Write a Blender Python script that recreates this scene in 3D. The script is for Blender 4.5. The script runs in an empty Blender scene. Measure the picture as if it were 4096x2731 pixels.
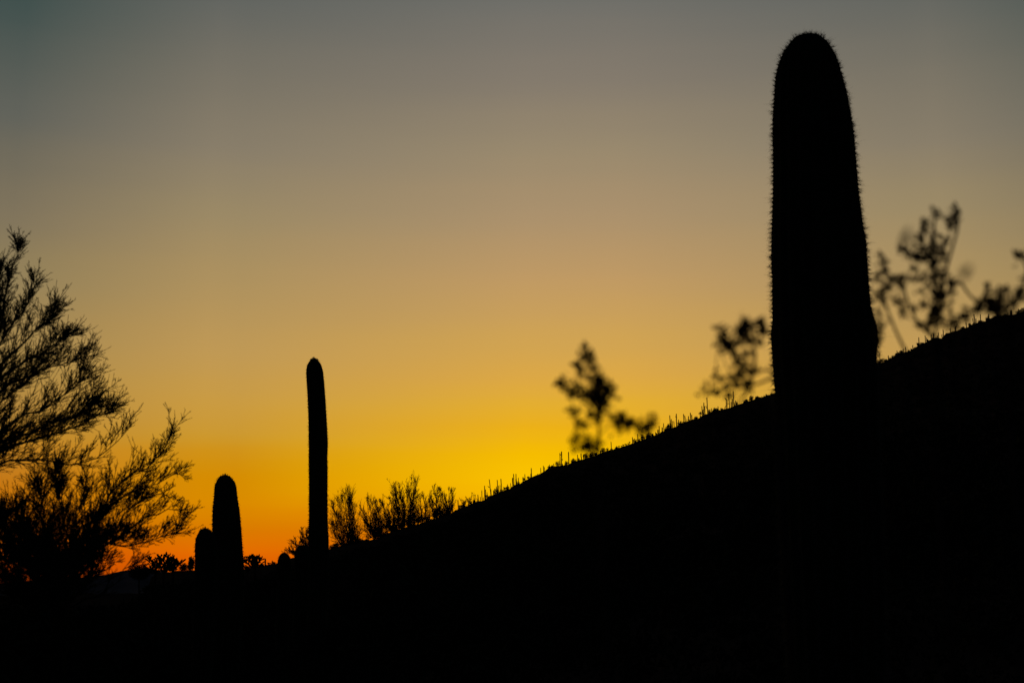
import bpy, math, random
import numpy as np
from mathutils import Vector
random.seed(7); rng = np.random.default_rng(11)
scene = bpy.context.scene
col = scene.collection
rad = math.radians

# ---------------------------------------------------------------- camera
EYE = 1.6
F = 50.0 / 36.0 * 4096.0                 # focal length in pixels of the 4096 px wide photograph
PITCH = math.atan((2392.0 - 1365.5) / F)
cam_d = bpy.data.cameras.new("camera"); cam = bpy.data.objects.new("camera", cam_d); col.objects.link(cam)
cam.location = (0, 0, EYE); cam.rotation_euler = (math.pi / 2 + PITCH, 0, 0)
cam_d.lens = 50; cam_d.sensor_width = 36; cam_d.clip_start = 0.05; cam_d.clip_end = 30000
cam_d.dof.use_dof = True; cam_d.dof.focus_distance = 30.0; cam_d.dof.aperture_fstop = 5.6
scene.camera = cam
scene.render.resolution_x = 1024; scene.render.resolution_y = 682
scene.view_settings.view_transform = 'Standard'; scene.view_settings.look = 'None'
scene.view_settings.gamma = 1; scene.view_settings.use_curve_mapping = False
scene.view_settings.exposure = 0

def ray(x, y):
    """horizontal azimuth and tangent of elevation of a photo pixel"""
    u = (x - 2048.0) / F; v = (1365.5 - y) / F
    dy = math.cos(PITCH) - v * math.sin(PITCH); dz = math.sin(PITCH) + v * math.cos(PITCH)
    return math.atan2(u, dy), dz / math.hypot(u, dy)
def P(x, y, d):
    a, t = ray(x, y)
    return Vector((d * math.sin(a), d * math.cos(a), EYE + d * t))

# ---------------------------------------------------------------- sky (dusk glow in the west, dark blue in the east)
def lin(c):
    return tuple((v / 255 / 12.92 if v / 255 <= 0.04045 else ((v / 255 + 0.055) / 1.055) ** 2.4) for v in c) + (1.0,)
world = bpy.data.worlds.new("World"); scene.world = world; world.use_nodes = True
nt = world.node_tree; N = nt.nodes; L = nt.links
for n in list(N): N.remove(n)
def math_node(op, a, b=None, c=None, clamp=False):
    n = N.new('ShaderNodeMath'); n.operation = op; n.use_clamp = clamp
    for i, v in enumerate((a, b, c)):
        if v is None: continue
        if isinstance(v, (int, float)): n.inputs[i].default_value = v
        else: L.new(v, n.inputs[i])
    return n.outputs[0]
tc = N.new('ShaderNodeTexCoord'); sep = N.new('ShaderNodeSeparateXYZ'); L.new(tc.outputs['Generated'], sep.inputs[0])
el = math_node('MULTIPLY', math_node('ARCSINE', sep.outputs[2]), 180 / math.pi)
az = math_node('MULTIPLY', math_node('ARCTAN2', sep.outputs[0], sep.outputs[1]), 180 / math.pi)
# very faint, wide, flat streaks of thin dust haze, as the real air has
mp = N.new('ShaderNodeMapping'); mp.inputs['Scale'].default_value = (2.2, 2.2, 26); L.new(tc.outputs['Generated'], mp.inputs[0])
nz = N.new('ShaderNodeTexNoise'); nz.inputs['Scale'].default_value = 1.6; nz.inputs['Detail'].default_value = 3; L.new(mp.outputs[0], nz.inputs[0])
elw = math_node('ADD', el, math_node('MULTIPLY', math_node('SUBTRACT', nz.outputs[0], 0.5), 0.75))
fac = math_node('DIVIDE', math_node('ADD', elw, 6.0), 96.0, clamp=True)
def ramp(stops):
    r = N.new('ShaderNodeValToRGB'); r.color_ramp.interpolation = 'LINEAR'
    e = r.color_ramp.elements
    stops = sorted(stops)
    while len(e) < len(stops): e.new(0.5)
    for i, (deg, c) in enumerate(stops):
        e[i].position = (deg + 6.0) / 96.0
    for i, (deg, c) in enumerate(stops): e[i].color = lin(c)
    L.new(fac, r.inputs[0]); return r.outputs[0]
def E(x, y): return math.degrees(math.atan(ray(x, y)[1]))
high = [(32, (78, 86, 88)), (42, (44, 54, 61)), (56, (24, 33, 42)), (90, (11, 16, 24))]
C0 = ramp([(-5, (60, 20, 4)), (0, (170, 62, 4)), (2.0, (222, 104, 0)), (3.4, (240, 150, 0)), (E(2000, 1960), (253, 194, 0)), (E(2000, 1870), (249, 193, 0)), (E(2000, 1808), (245, 187, 0)),
           (E(2000, 1708), (236, 176, 25)), (E(2000, 1608), (228, 174, 48)), (E(2000, 1508), (221, 168, 68)), (E(2000, 1358), (208, 163, 83)),
           (E(2000, 1120), (192, 154, 100)), (E(2000, 858), (171, 145, 109)), (E(2000, 608), (153, 137, 110)), (E(2000, 308), (131, 122, 109)), (E(2000, 10), (112, 111, 105))] + high)
C1 = ramp([(-5, (50, 16, 4)), (0, (150, 48, 4)), (E(1000, 2330), (214, 84, 0)), (E(1000, 2250), (228, 98, 0)), (E(1000, 2190), (227, 112, 0)), (E(1000, 2108), (217, 122, 0)), (E(1000, 2008), (218, 138, 0)),
           (E(1000, 1908), (213, 140, 2)), (E(1000, 1830), (210, 145, 17)), (E(1000, 1758), (205, 152, 44)), (E(1000, 1608), (202, 155, 66)), (E(1000, 1408), (192, 153, 85)),
           (E(1000, 1120), (173, 145, 95)), (E(1000, 858), (155, 137, 102)), (E(1000, 608), (137, 126, 106)), (E(1000, 18), (100, 102, 97))] + [(32, (66, 76, 80)), (42, (40, 50, 58)), (56, (22, 31, 40)), (90, (11, 16, 24))])
C2 = ramp([(-5, (40, 12, 4)), (0, (120, 36, 2)), (E(50, 2330), (180, 64, 0)), (E(50, 2230), (200, 84, 0)), (E(50, 2100), (196, 104, 0)), (E(50, 1950), (196, 118, 18)), (E(50, 1750), (188, 132, 46)),
           (E(50, 1500), (170, 136, 72)), (E(50, 1100), (145, 127, 88)), (E(50, 858), (128, 116, 92)), (E(50, 458), (98, 99, 91)), (E(50, 5), (66, 81, 78))] + [(32, (40, 54, 60)), (42, (28, 38, 46)), (56, (18, 26, 35)), (90, (11, 16, 24))])
C3 = ramp([(-5, (4, 4, 5)), (0, (8, 9, 13)), (8, (13, 13, 18)), (20, (14, 17, 24)), (45, (12, 17, 25)), (90, (11, 16, 24))])
def mix(f, a, b):
    m = N.new('ShaderNodeMix'); m.data_type = 'RGBA'; L.new(f, m.inputs[0]); L.new(a, m.inputs[6]); L.new(b, m.inputs[7]); return m.outputs[2]
def mrange(v, a, b, smooth=True):
    m = N.new('ShaderNodeMapRange'); m.interpolation_type = 'SMOOTHSTEP' if smooth else 'LINEAR'
    m.inputs[1].default_value = a; m.inputs[2].default_value = b; L.new(v, m.inputs[0]); return m.outputs[0]
d_az = math_node('ABSOLUTE', math_node('SUBTRACT', az, 2.5))
c = mix(mrange(d_az, 2.0, 13.5, False), C0, C1)
c = mix(mrange(d_az, 14.8, 22.4, False), c, C2)
c = mix(mrange(d_az, 23.0, 80.0), c, C3)
bg = N.new('ShaderNodeBackground'); bg.inputs['Strength'].default_value = 1.0; L.new(c, bg.inputs[0])
wo = N.new('ShaderNodeOutputWorld'); L.new(bg.outputs[0], wo.inputs[0])
# the sun has gone down behind the hill: a weak, very low, deep orange lamp in that direction
sun_d = bpy.data.lights.new("sun", 'SUN'); sun = bpy.data.objects.new("sun", sun_d); col.objects.link(sun)
sun_d.energy = 0.25; sun_d.angle = rad(0.5); sun_d.color = (1.0, 0.42, 0.12)
saz, sel = rad(-0.5), rad(0.8)
sun.rotation_euler = Vector((math.sin(saz) * math.cos(sel), math.cos(saz) * math.cos(sel), math.sin(sel))).to_track_quat('Z', 'Y').to_euler()

# ---------------------------------------------------------------- materials
def material(name, base, dark, scale=8.0, rough=0.85, bump=0.3, translucent=0.0, detail=5):
    m = bpy.data.materials.new(name); m.use_nodes = True; t = m.node_tree; n = t.nodes; l = t.links
    b = n['Principled BSDF']; b.inputs['Roughness'].default_value = rough; b.inputs['Specular IOR Level'].default_value = 0.0
    co = n.new('ShaderNodeTexCoord'); no = n.new('ShaderNodeTexNoise'); no.inputs['Scale'].default_value = scale; no.inputs['Detail'].default_value = detail
    l.new(co.outputs['Object'], no.inputs[0])
    r = n.new('ShaderNodeValToRGB'); r.color_ramp.elements[0].position = 0.32; r.color_ramp.elements[1].position = 0.68
    r.color_ramp.elements[0].color = dark + (1,); r.color_ramp.elements[1].color = base + (1,)
    l.new(no.outputs[0], r.inputs[0]); l.new(r.outputs[0], b.inputs['Base Color'])
    bu = n.new('ShaderNodeBump'); bu.inputs['Strength'].default_value = bump; l.new(no.outputs[0], bu.inputs['Height']); l.new(bu.outputs[0], b.inputs['Normal'])
    if translucent > 0:
        tr = n.new('ShaderNodeBsdfTranslucent'); l.new(r.outputs[0], tr.inputs[0])
        mx = n.new('ShaderNodeMixShader'); mx.inputs[0].default_value = translucent
        l.new(b.outputs[0], mx.inputs[1]); l.new(tr.outputs[0], mx.inputs[2])
        l.new(mx.outputs[0], n['Material Output'].inputs[0])
    return m
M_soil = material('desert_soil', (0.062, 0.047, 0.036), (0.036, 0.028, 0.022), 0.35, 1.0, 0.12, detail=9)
M_mount = material('haze_tinted_rock', (0.11, 0.11, 0.14), (0.07, 0.07, 0.09), 0.004, 0.95, 0.3, detail=8)  # bluish haze of distance is put into the rock colour
M_skin = material('saguaro_skin', (0.05, 0.075, 0.035), (0.03, 0.045, 0.022), 6, 0.7, 0.15)
M_spine = material('cactus_spine', (0.42, 0.44, 0.38), (0.26, 0.27, 0.23), 40, 0.6, 0.0, translucent=0.5)
M_bark = material('palo_verde_bark', (0.06, 0.07, 0.03), (0.035, 0.04, 0.02), 12, 0.8, 0.2)
M_twig = material('green_twig', (0.075, 0.09, 0.04), (0.045, 0.055, 0.025), 20, 0.8, 0.0)
M_shrub = material('shrub_twig', (0.07, 0.055, 0.04), (0.04, 0.032, 0.024), 5, 0.85, 0.0)
M_leaf = material('scrub_leaf', (0.050, 0.058, 0.032), (0.030, 0.036, 0.020), 3, 0.7, 0.0)
M_cleaf = material('creosote_leaf', (0.12, 0.085, 0.035), (0.06, 0.05, 0.02), 60, 0.6, 0.0, translucent=0.32)
M_cstem = material('creosote_bark', (0.09, 0.075, 0.06), (0.05, 0.04, 0.035), 50, 0.85, 0.1)
M_rock = material('dark_rock', (0.080, 0.065, 0.055), (0.045, 0.036, 0.030), 1.5, 0.9, 0.5)

# ---------------------------------------------------------------- object helpers
def tag(o, label=None, cat=None, group=None, kind=None):
    if label: o['label'] = label
    if cat: o['category'] = cat
    if group: o['group'] = group
    if kind: o['kind'] = kind
    return o
def empty(name, loc):
    o = bpy.data.objects.new(name, None); col.objects.link(o); o.location = loc; o.empty_display_size = 0.1; return o
class MB:
    """collects numpy vertex / face blocks and links them as ONE mesh object"""
    def __init__(s): s.v = []; s.f = []; s.n = 0; s.mi = []
    def add(s, v, f, mi=0):
        v = np.asarray(v, dtype=float).reshape(-1, 3); f = np.asarray(f, dtype=np.int64)
        s.v.append(v); s.f.append(f + s.n); s.mi.append(np.full(len(f), mi)); s.n += len(v)
    def build(s, name, mats, parent=None, smooth=True, origin=None):
        if not isinstance(mats, (list, tuple)): mats = [mats]
        me = bpy.data.meshes.new(name)
        V = np.concatenate(s.v)
        if origin is not None: V = V - np.array(origin)
        nl = [b.shape[1] for b in s.f]
        me.vertices.add(len(V)); me.vertices.foreach_set('co', V.ravel().astype(np.float32))
        loops = np.concatenate([b.ravel() for b in s.f]); tot = np.concatenate([np.full(len(b), b.shape[1]) for b in s.f])
        start = np.concatenate([[0], np.cumsum(tot)[:-1]])
        me.loops.add(len(loops)); me.loops.foreach_set('vertex_index', loops.astype(np.int32))
        me.polygons.add(len(tot)); me.polygons.foreach_set('loop_start', start.astype(np.int32)); me.polygons.foreach_set('loop_total', tot.astype(np.int32))
        me.polygons.foreach_set('material_index', np.concatenate(s.mi).astype(np.int32))
        me.polygons.foreach_set('use_smooth', np.full(len(tot), smooth))
        for m in mats: me.materials.append(m)
        me.update(calc_edges=True); me.validate()
        o = bpy.data.objects.new(name, me); col.objects.link(o)
        if parent is not None:
            o.parent = parent
            if origin is None:       # geometry was given in world space: keep it there
                w = Vector((0, 0, 0)); p = parent
                while p: w += p.location; p = p.parent
                o.location = -w
                me.transform(__import__('mathutils').Matrix.Translation(-w)); o.location = (0, 0, 0)
        elif origin is not None: o.location = origin
        return o
def norm(a): return a / np.maximum(np.linalg.norm(a, axis=-1, keepdims=True), 1e-9)
def tubes(mb, Pt, R, sides=3, mi=0):
    """Pt (N,K,3) polylines, R (N,K) radii"""
    Pt = np.asarray(Pt, float); R = np.asarray(R, float)
    Nn, K, _ = Pt.shape
    T = norm(np.gradient(Pt, axis=1))
    ref = np.where(np.abs(T[:, :1, 2:3]) > 0.9, np.array([1.0, 0, 0]), np.array([0, 0, 1.0]))
    A = norm(np.cross(T, np.broadcast_to(ref, T.shape))); B = np.cross(T, A)
    ang = np.arange(sides) * 2 * math.pi / sides
    V = Pt[:, :, None, :] + R[:, :, None, None] * (A[:, :, None, :] * np.cos(ang)[None, None, :, None] + B[:, :, None, :] * np.sin(ang)[None, None, :, None])
    base = (np.arange(Nn) * K * sides)[:, None, None]
    k = (np.arange(K - 1) * sides)[None, :, None]; s = np.arange(sides)[None, None, :]; s2 = (s + 1) % sides
    Fq = np.stack([base + k + s, base + k + s2, base + k + sides + s2, base + k + sides + s], -1).reshape(-1, 4)
    mb.add(V.reshape(-1, 3), Fq, mi)
    cap = (np.arange(Nn) * K * sides)[:, None] + (K - 1) * sides + np.arange(sides)[None, :]
    mb.add(np.zeros((0, 3)), np.zeros((0, 3), int)) if False else None
    s0 = mb.n - len(V.reshape(-1, 3))
    mb.f.append(cap + s0); mb.mi.append(np.full(len(cap), mi))
def smooth_line(pts, K):
    pts = np.array([tuple(p) for p in pts], float); n = len(pts)
    if n == 2: return np.linspace(pts[0], pts[1], K)
    t = np.linspace(0, n - 1, K); out = []
    for u in t:
        i = min(int(u), n - 2); f = u - i
        p0 = pts[max(i - 1, 0)]; p1 = pts[i]; p2 = pts[i + 1]; p3 = pts[min(i + 2, n - 1)]
        out.append(0.5 * ((2 * p1) + (-p0 + p2) * f + (2 * p0 - 5 * p1 + 4 * p2 - p3) * f * f + (-p0 + 3 * p1 - 3 * p2 + p3) * f ** 3))
    return np.array(out)
def sprout(Pt, R, n, t0, spread, up, length, K=5, curve=0.25, rs=0.5, t1=1.0, flat=1.0):
    """n child polylines on every parent polyline"""
    Nn, Kp, _ = Pt.shape
    t = rng.uniform(t0, t1, (Nn, n)) * (Kp - 1); i = np.minimum(t.astype(int), Kp - 2); f = (t - i)[..., None]
    idx = np.arange(Nn)[:, None]
    O = Pt[idx, i] * (1 - f) + Pt[idx, i + 1] * f
    T = norm(Pt[idx, i + 1] - Pt[idx, i])
    q = rng.normal(size=O.shape); q -= (q * T).sum(-1, keepdims=True) * T; q[..., 1] *= flat; q = norm(q)
    sp = np.tan(np.radians(spread)) * rng.uniform(0.45, 1.35, (Nn, n, 1))
    Dv = norm(T + q * sp + np.array([0, 0, up]))
    plen = np.linalg.norm(np.diff(Pt, axis=1), axis=-1).sum(1)[:, None]
    frac = (t / (Kp - 1))
    Ln = (length * (1 - 0.45 * frac) * rng.uniform(0.4, 1.15, (Nn, n)) * (1 + 0.6 * (rng.uniform(size=(Nn, n)) > 0.9)))[..., None, None]
    s = np.linspace(0, 1, K)[None, None, :, None]
    bend = norm(rng.normal(size=O.shape))[:, :, None, :] * curve
    C = O[:, :, None, :] + Ln * (Dv[:, :, None, :] * s + bend * s ** 2 + np.array([0, 0, curve * up * 1.2]) * s ** 2)
    C[:, :, 1:, :] += rng.normal(size=C[:, :, 1:, :].shape) * Ln * 0.012
    r0 = (R[idx, i] * rs)[..., None]
    Rc = r0 * (1 - 0.6 * np.linspace(0, 1, K)[None, None, :])
    return C.reshape(-1, K, 3), Rc.reshape(-1, K)

# ---------------------------------------------------------------- terrain
SKY_LINE = [(-900, 2384), (0, 2380), (400, 2376), (490, 2373), (585, 2368), (604, 2310), (625, 2288), (759, 2281), (900, 2278), (983, 2275), (1062, 2259), (1090, 2254), (1111, 2249), (1240, 2212), (1318, 2192),
 (1440, 2160), (1512, 2154), (1573, 2120), (1689, 2089), (1750, 2068), (1779, 2056), (1805, 2053), (1833, 2033), (1870, 2021), (1905, 2005), (1936, 1999), (1963, 1983), (1991, 1971),
 (2017, 1960), (2043, 1952), (2060, 1937), (2077, 1934), (2103, 1920), (2130, 1904), (2152, 1898), (2180, 1882), (2197, 1869), (2219, 1863), (2253, 1860), (2270, 1856), (2304, 1843),
 (2336, 1834), (2372, 1824), (2396, 1814), (2420, 1804), (2454, 1796), (2472, 1790), (2500, 1783), (2528, 1773), (2569, 1759), (2612, 1742), (2634, 1734), (2654, 1723), (2676, 1713),
 (2702, 1708), (2715, 1700), (2742, 1685), (2770, 1677), (2800, 1670), (2816, 1658), (2841, 1653), (2850, 1642), (2898, 1636), (2925, 1629), (2946, 1620), (2968, 1611), (2997, 1602),
 (3055, 1587), (3094, 1573), (3300, 1512), (3511, 1450), (3526, 1450), (3564, 1432), (3582, 1424), (3592, 1415), (3616, 1407), (3642, 1403), (3661, 1390), (3677, 1379), (3698, 1372),
 (3718, 1361), (3738, 1353), (3767, 1353), (3779, 1338), (3800, 1329), (3820, 1325), (3846, 1315), (3870, 1311), (3884, 1299), (3911, 1290), (3943, 1284), (3953, 1274), (3981, 1267),
 (4003, 1262), (4031, 1258), (4056, 1259), (4074, 1250), (4096, 1244), (4400, 1150)]
RS = [(-900, 110), (600, 95), (625, 92), (900, 95), (1100, 110), (1400, 150), (1800, 230), (2100, 320), (2450, 400), (2700, 440), (4400, 460)]
sk = [(ray(x, y)[0], ray(x, y)[1], float(np.interp(x, [a for a, b in RS], [b for a, b in RS]))) for x, y in SKY_LINE]
deg = math.radians
sk = [(-math.pi, 0.012, 300), (deg(-120), 0.02, 260), (deg(-70), 0.015, 200), (deg(-45), 0.006, 150)] + sk + [(deg(36), 0.30, 470), (deg(50), 0.33, 470), (deg(70), 0.24, 430), (deg(100), 0.1, 380), (deg(140), 0.03, 330), (math.pi, 0.012, 300)]
AZ = np.array([s[0] for s in sk]); TE = np.array([s[1] for s in sk]); RR = np.array([s[2] for s in sk])
def ground_np(x, y):
    a = np.arctan2(x, y); r = np.hypot(x, y)
    te = np.interp(a, AZ, TE); rs = np.interp(a, AZ, RR); S = EYE + te * rs
    q = r / rs
    front = S * np.minimum(q, 1) ** 1.3
    b = np.clip((q - 1) / 2.2, 0, 1); back = S + (-4 - S) * (b * b * (3 - 2 * b))
    z = np.where(q <= 1, front, back)
    amp = 0.035 + 0.10 * np.clip(r / 200, 0, 1)
    w = (np.sin(x * 1.31 + 1.7 * np.sin(y * 0.43)) * np.sin(y * 1.07 + 1.1 * np.sin(x * 0.61)) + 0.5 * np.sin(x * 2.9 + y * 1.9) * np.sin(y * 3.1 - x * 0.7))
    gull = np.sin(x * 0.083 + 2.2 * np.sin(y * 0.017)) * np.clip((0.97 - q) * 6, 0, 1) * np.clip(r / 60, 0, 1) * 0.5
    return z + amp * w * np.clip(r / 6, 0.1, 1) + gull * np.clip(te * 8, 0, 1) - (gull < 0) * 0
def ground(x, y): return float(ground_np(np.array(float(x)), np.array(float(y))))
azs = np.concatenate([np.radians(np.arange(-180, -22, 2.0)), np.radians(np.arange(-22, 23, 0.075)), np.radians(np.arange(23, 180, 2.0))])
qf = np.concatenate([np.linspace(0, 1, 56)[1:] ** 1.7])
qb = np.array([1.01, 1.03, 1.06, 1.1, 1.16, 1.25, 1.4, 1.6, 1.9, 2.3, 2.8, 3.3])
rsz = np.interp(azs, AZ, RR)
r = np.concatenate([rsz[:, None] * qf[None], rsz[:, None] * qb[None]], 1)
far = np.array([0.12, 0.3, 0.6, 1.0])
r = np.concatenate([r, r[:, -1:] + (9000 - r[:, -1:]) * far[None]], 1)
X = r * np.sin(azs)[:, None]; Y = r * np.cos(azs)[:, None]; Z = ground_np(X, Y)
na, nr = X.shape
V = np.concatenate([[[0, 0, 0]], np.stack([X, Y, Z], -1).reshape(-1, 3)])
i = np.arange(na)[:, None]; j = np.arange(nr - 1)[None]; i2 = (i + 1) % na
Fq = np.stack([1 + i * nr + j, 1 + i * nr + j + 1, 1 + i2 * nr + j + 1, 1 + i2 * nr + j], -1).reshape(-1, 4)[:, ::-1]
mb = MB(); mb.add(V, Fq)
ii = np.arange(na); mb.f.append(np.stack([np.zeros(na, int), 1 + ii * nr, 1 + ((ii + 1) % na) * nr], -1)[:, ::-1]); mb.mi.append(np.zeros(na))
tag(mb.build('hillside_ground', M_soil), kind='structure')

def far_ridge(name, pts, D, depth, mat):
    xs = np.linspace(pts[0][0], pts[-1][0], 220); ys = np.interp(xs, [p[0] for p in pts], [p[1] for p in pts])
    rows = []
    for k, (q, h) in enumerate([(-1, 0), (-0.7, 0.28), (-0.45, 0.55), (-0.2, 0.84), (0, 1), (0.3, 0.8), (1, 0)]):
        row = []
        for x, y in zip(xs, ys):
            a, t = ray(x, y); d = D + depth * q * (1 + 0.15 * math.sin(a * 90 + k))
            top = EYE + D * t
            row.append((d * math.sin(a), d * math.cos(a), -12 + (top + 12) * h * (1 + (0.12 * math.sin(a * 300 + k * 2) * (h < 1)))))
        rows.append(row)
    V = np.array(rows); m, n, _ = V.shape
    a = np.arange(m - 1)[:, None]; b = np.arange(n - 1)[None]
    Fq = np.stack([a * n + b, a * n + b + 1, (a + 1) * n + b + 1, (a + 1) * n + b], -1).reshape(-1, 4)
    mb = MB(); mb.add(V.reshape(-1, 3), Fq); return tag(mb.build(name, mat), kind='structure')
far_ridge('distant_mountain', [(-900, 2345), (-300, 2320), (0, 2332), (200, 2316), (330, 2308), (430, 2296), (487, 2282), (520, 2278), (560, 2272), (590, 2270), (640, 2280), (800, 2310), (1100, 2370), (1300, 2392)], 3600, 900, M_mount)

# loose scrub and stones on the slope: nobody could count them
mb = MB()
n = 21000
a = rng.uniform(rad(-30), rad(34), n); q = np.where(rng.uniform(size=n) < 0.3, rng.uniform(5, 45, n) / np.interp(a, AZ, RR), rng.uniform(0.05, 0.965, n))
rr = q * np.interp(a, AZ, RR); x = rr * np.sin(a); y = rr * np.cos(a); z = ground_np(x, y)
size = rng.uniform(0.25, 0.8, n) * np.clip(rr / 40, 0.35, 1.8)
keep = (rr > 5) & ((z + size * 1.1 - EYE) / rr < np.interp(a, AZ, TE) - 0.0012); a = a[keep]; rr = rr[keep]; x, y, z, size = x[keep], y[keep], z[keep], size[keep]; n = len(x)
k = 22
c0 = np.stack([x, y, z], -1)[:, None, :]; off = norm(rng.normal(size=(n, k, 3))) * rng.uniform(0.35, 1, (n, k, 1)); off[..., 2] = np.abs(off[..., 2]) * 0.8
ctr = c0 + off * size[:, None, None]
tri = ctr[:, :, None, :] + rng.normal(size=(n, k, 3, 3)) * (size * 0.14)[:, None, None, None]
mb.add(tri.reshape(-1, 3), np.arange(n * k * 3).reshape(-1, 3))
tag(mb.build('desert_scrub', M_leaf, smooth=False), 'low dark scrub scattered over the shaded hillside', 'scrub', kind='stuff')
mb = MB(); n = 1500
a = rng.uniform(rad(-30), rad(34), n); rr = rng.uniform(2.5, 60, n); x = rr * np.sin(a); y = rr * np.cos(a); z = ground_np(x, y)
ico = np.array([[0.1, 0, 0.55], [1, 0.1, 0], [0, 0.8, 0.1], [-1, 0.1, 0.05], [0.1, -0.9, 0], [0, 0, -0.6]]) ; icf = np.array([[0, 1, 2], [0, 2, 3], [0, 3, 4], [0, 4, 1], [5, 2, 1], [5, 3, 2], [5, 4, 3], [5, 1, 4]])
Vs = ico[None] * rng.uniform(0.6, 1.2, (n, 6, 1)) * (rng.uniform(0.02, 0.13, n) * np.clip(rr / 25, 0.3, 1.4))[:, None, None] + np.stack([x, y, z], -1)[:, None, :]
mb.add(Vs.reshape(-1, 3), (icf[None] + (np.arange(n) * 6)[:, None, None]).reshape(-1, 3))
tag(mb.build('loose_stones', M_rock, smooth=False), 'small loose stones lying on the dark desert ground', 'stones', kind='stuff')

# ---------------------------------------------------------------- the near saguaros
def column(outline, d, step, base_z, ytop_extra=None):
    """axis points and radii from a list of (y, xl, xr)"""
    ys = np.array([o[0] for o in outline], float); xl = np.array([o[1] for o in outline], float); xr = np.array([o[2] for o in outline], float)
    yy = np.arange(ys[0], ys[-1], 2.0)
    # ease the crown: radius grows like an ellipse just under the tip
    XL = np.interp(yy, ys, xl); XR = np.interp(yy, ys, xr)
    pts = []; R = []
    for y, a, b in zip(yy, XL, XR):
        pa, pb = P(a, y, d), P(b, y, d); pts.append((pa + pb) / 2); R.append((pb - pa).length / 2)
    pts = [tuple(p) for p in pts]
    last = pts[-1]; rl = R[-1]
    zz = last[2]
    while zz > base_z - 0.3:
        zz -= 0.05; f = (last[2] - zz) / max(last[2] - base_z, 0.01)
        pts.append((last[0], last[1], zz)); R.append(rl * (1 - 0.22 * min(f, 1) ** 2))
    A = np.array(pts); R = np.array(R)
    z = A[:, 2]; zs = np.arange(z[0], z[-1], -step)
    o = np.argsort(z)
    return np.stack([np.interp(zs, z[o], A[o, 0]), np.interp(zs, z[o], A[o, 1]), zs], -1), np.interp(zs, z[o], R[o])
def saguaro(name, label, outline, d, ribs, seg, step, areole, spine_len, nspine, spine_w, base=None, group=None, depth=0.12, wob=0.0, down=True, cat='saguaro'):
    a = P((outline[-1][1] + outline[-1][2]) / 2, outline[-1][0], d)
    bz = ground(a.x, a.y) if base is None else base
    root = empty(name, (a.x, a.y, bz)); tag(root, label, cat, group)
    A, R = column(outline, d, step, bz)
    m = ribs * seg; th = np.arange(m) * 2 * math.pi / m + 0.13
    g = np.abs(np.cos(ribs * th / 2)) ** 0.75
    prof = (1 - depth) + depth * g
    n = len(A)
    arc = np.concatenate([[0], np.cumsum(np.linalg.norm(np.stack([np.diff(A[:, 2]), np.diff(R)], -1), axis=1))])
    tub = 0.5 + 0.5 * np.cos(2 * math.pi * arc / areole)
    lump = 1 + wob * (np.sin(A[:, 2] * 3.1) * 0.6 + np.sin(A[:, 2] * 7.7 + 1) * 0.4)
    rad_ = R[:, None] * lump[:, None] * prof[None] - (1 - tub)[:, None] * (g ** 4)[None] * np.minimum(0.0045, R * 0.05)[:, None]
    V = np.stack([A[:, 0:1] + rad_ * np.cos(th)[None], A[:, 1:2] + rad_ * np.sin(th)[None], np.repeat(A[:, 2:3], m, 1)], -1)
    i = np.arange(n - 1)[:, None]; j = np.arange(m)[None]; j2 = (j + 1) % m
    Fq = np.stack([i * m + j, (i + 1) * m + j, (i + 1) * m + j2, i * m + j2], -1).reshape(-1, 4)
    mb = MB(); mb.add(V.reshape(-1, 3), Fq)
    tip = A[0] + np.array([0, 0, R[0] * 0.12]); k0 = mb.n; mb.add([tip], np.zeros((0, 3), int))
    jj = np.arange(m); mb.f.append(np.stack([jj, (jj + 1) % m, np.full(m, k0)], -1)); mb.mi.append(np.zeros(m))
    mb.build('stem', M_skin, root)
    # spine clusters in rows down each rib
    rib_t = 0.13 * 0 + np.arange(ribs) * 2 * math.pi / ribs
    ks = np.arange(0, arc[-1], areole); zi = np.interp(ks, arc, np.arange(n))
    i0 = np.minimum(zi.astype(int), n - 2); f = zi - i0
    Ak = A[i0] * (1 - f)[:, None] + A[i0 + 1] * f[:, None]; Rk = (R * lump)[i0] * (1 - f) + (R * lump)[i0 + 1] * f
    slope = (R[i0 + 1] - R[i0]) / step
    nz_ = slope / np.sqrt(1 + slope ** 2); nh = 1 / np.sqrt(1 + slope ** 2)
    # dense felt of spines in the crown, thinner rows lower down
    mb2 = MB()
    O = np.stack([Ak[:, None, 0] + Rk[:, None] * np.cos(rib_t), Ak[:, None, 1] + Rk[:, None] * np.sin(rib_t), np.repeat(Ak[:, 2:3], ribs, 1)], -1)
    Nn = np.stack([nh[:, None] * np.cos(rib_t), nh[:, None] * np.sin(rib_t), np.repeat(nz_[:, None], ribs, 1)], -1)
    O = O.reshape(-1, 3).copy(); Nn = Nn.reshape(-1, 3)
    O[:, 2] += rng.normal(size=len(O)) * areole * 0.22 + np.tile(rng.uniform(-0.5, 0.5, ribs) * areole, len(ks)) * (np.repeat(np.arange(len(ks)), ribs) > 3)
    vig = np.clip(rng.normal(1.0, 0.28, len(O)), 0.4, 1.7)[:, None]
    hfrac = np.repeat((ks / ks[-1])[:, None], ribs, 1).reshape(-1)
    ns = nspine
    q = rng.normal(size=(len(O), ns, 3)); dirn = norm(Nn[:, None, :] * 1.0 + q * 0.62)
    if down: dirn[..., 2] -= (0.2 + 0.6 * np.clip(hfrac * 2.2, 0, 1))[:, None] * rng.uniform(0, 1, (len(O), ns)) - 0.25 * (1 - np.clip(hfrac * 8, 0, 1))[:, None]
    dirn = norm(dirn)
    ln = spine_len * vig * rng.uniform(0.35, 1.0, (len(O), ns)) * (1 + 0.9 * (rng.uniform(size=(len(O), ns)) > 0.93)) * (0.7 + 0.6 * np.clip(hfrac * 1.5, 0, 1))[:, None]
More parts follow.
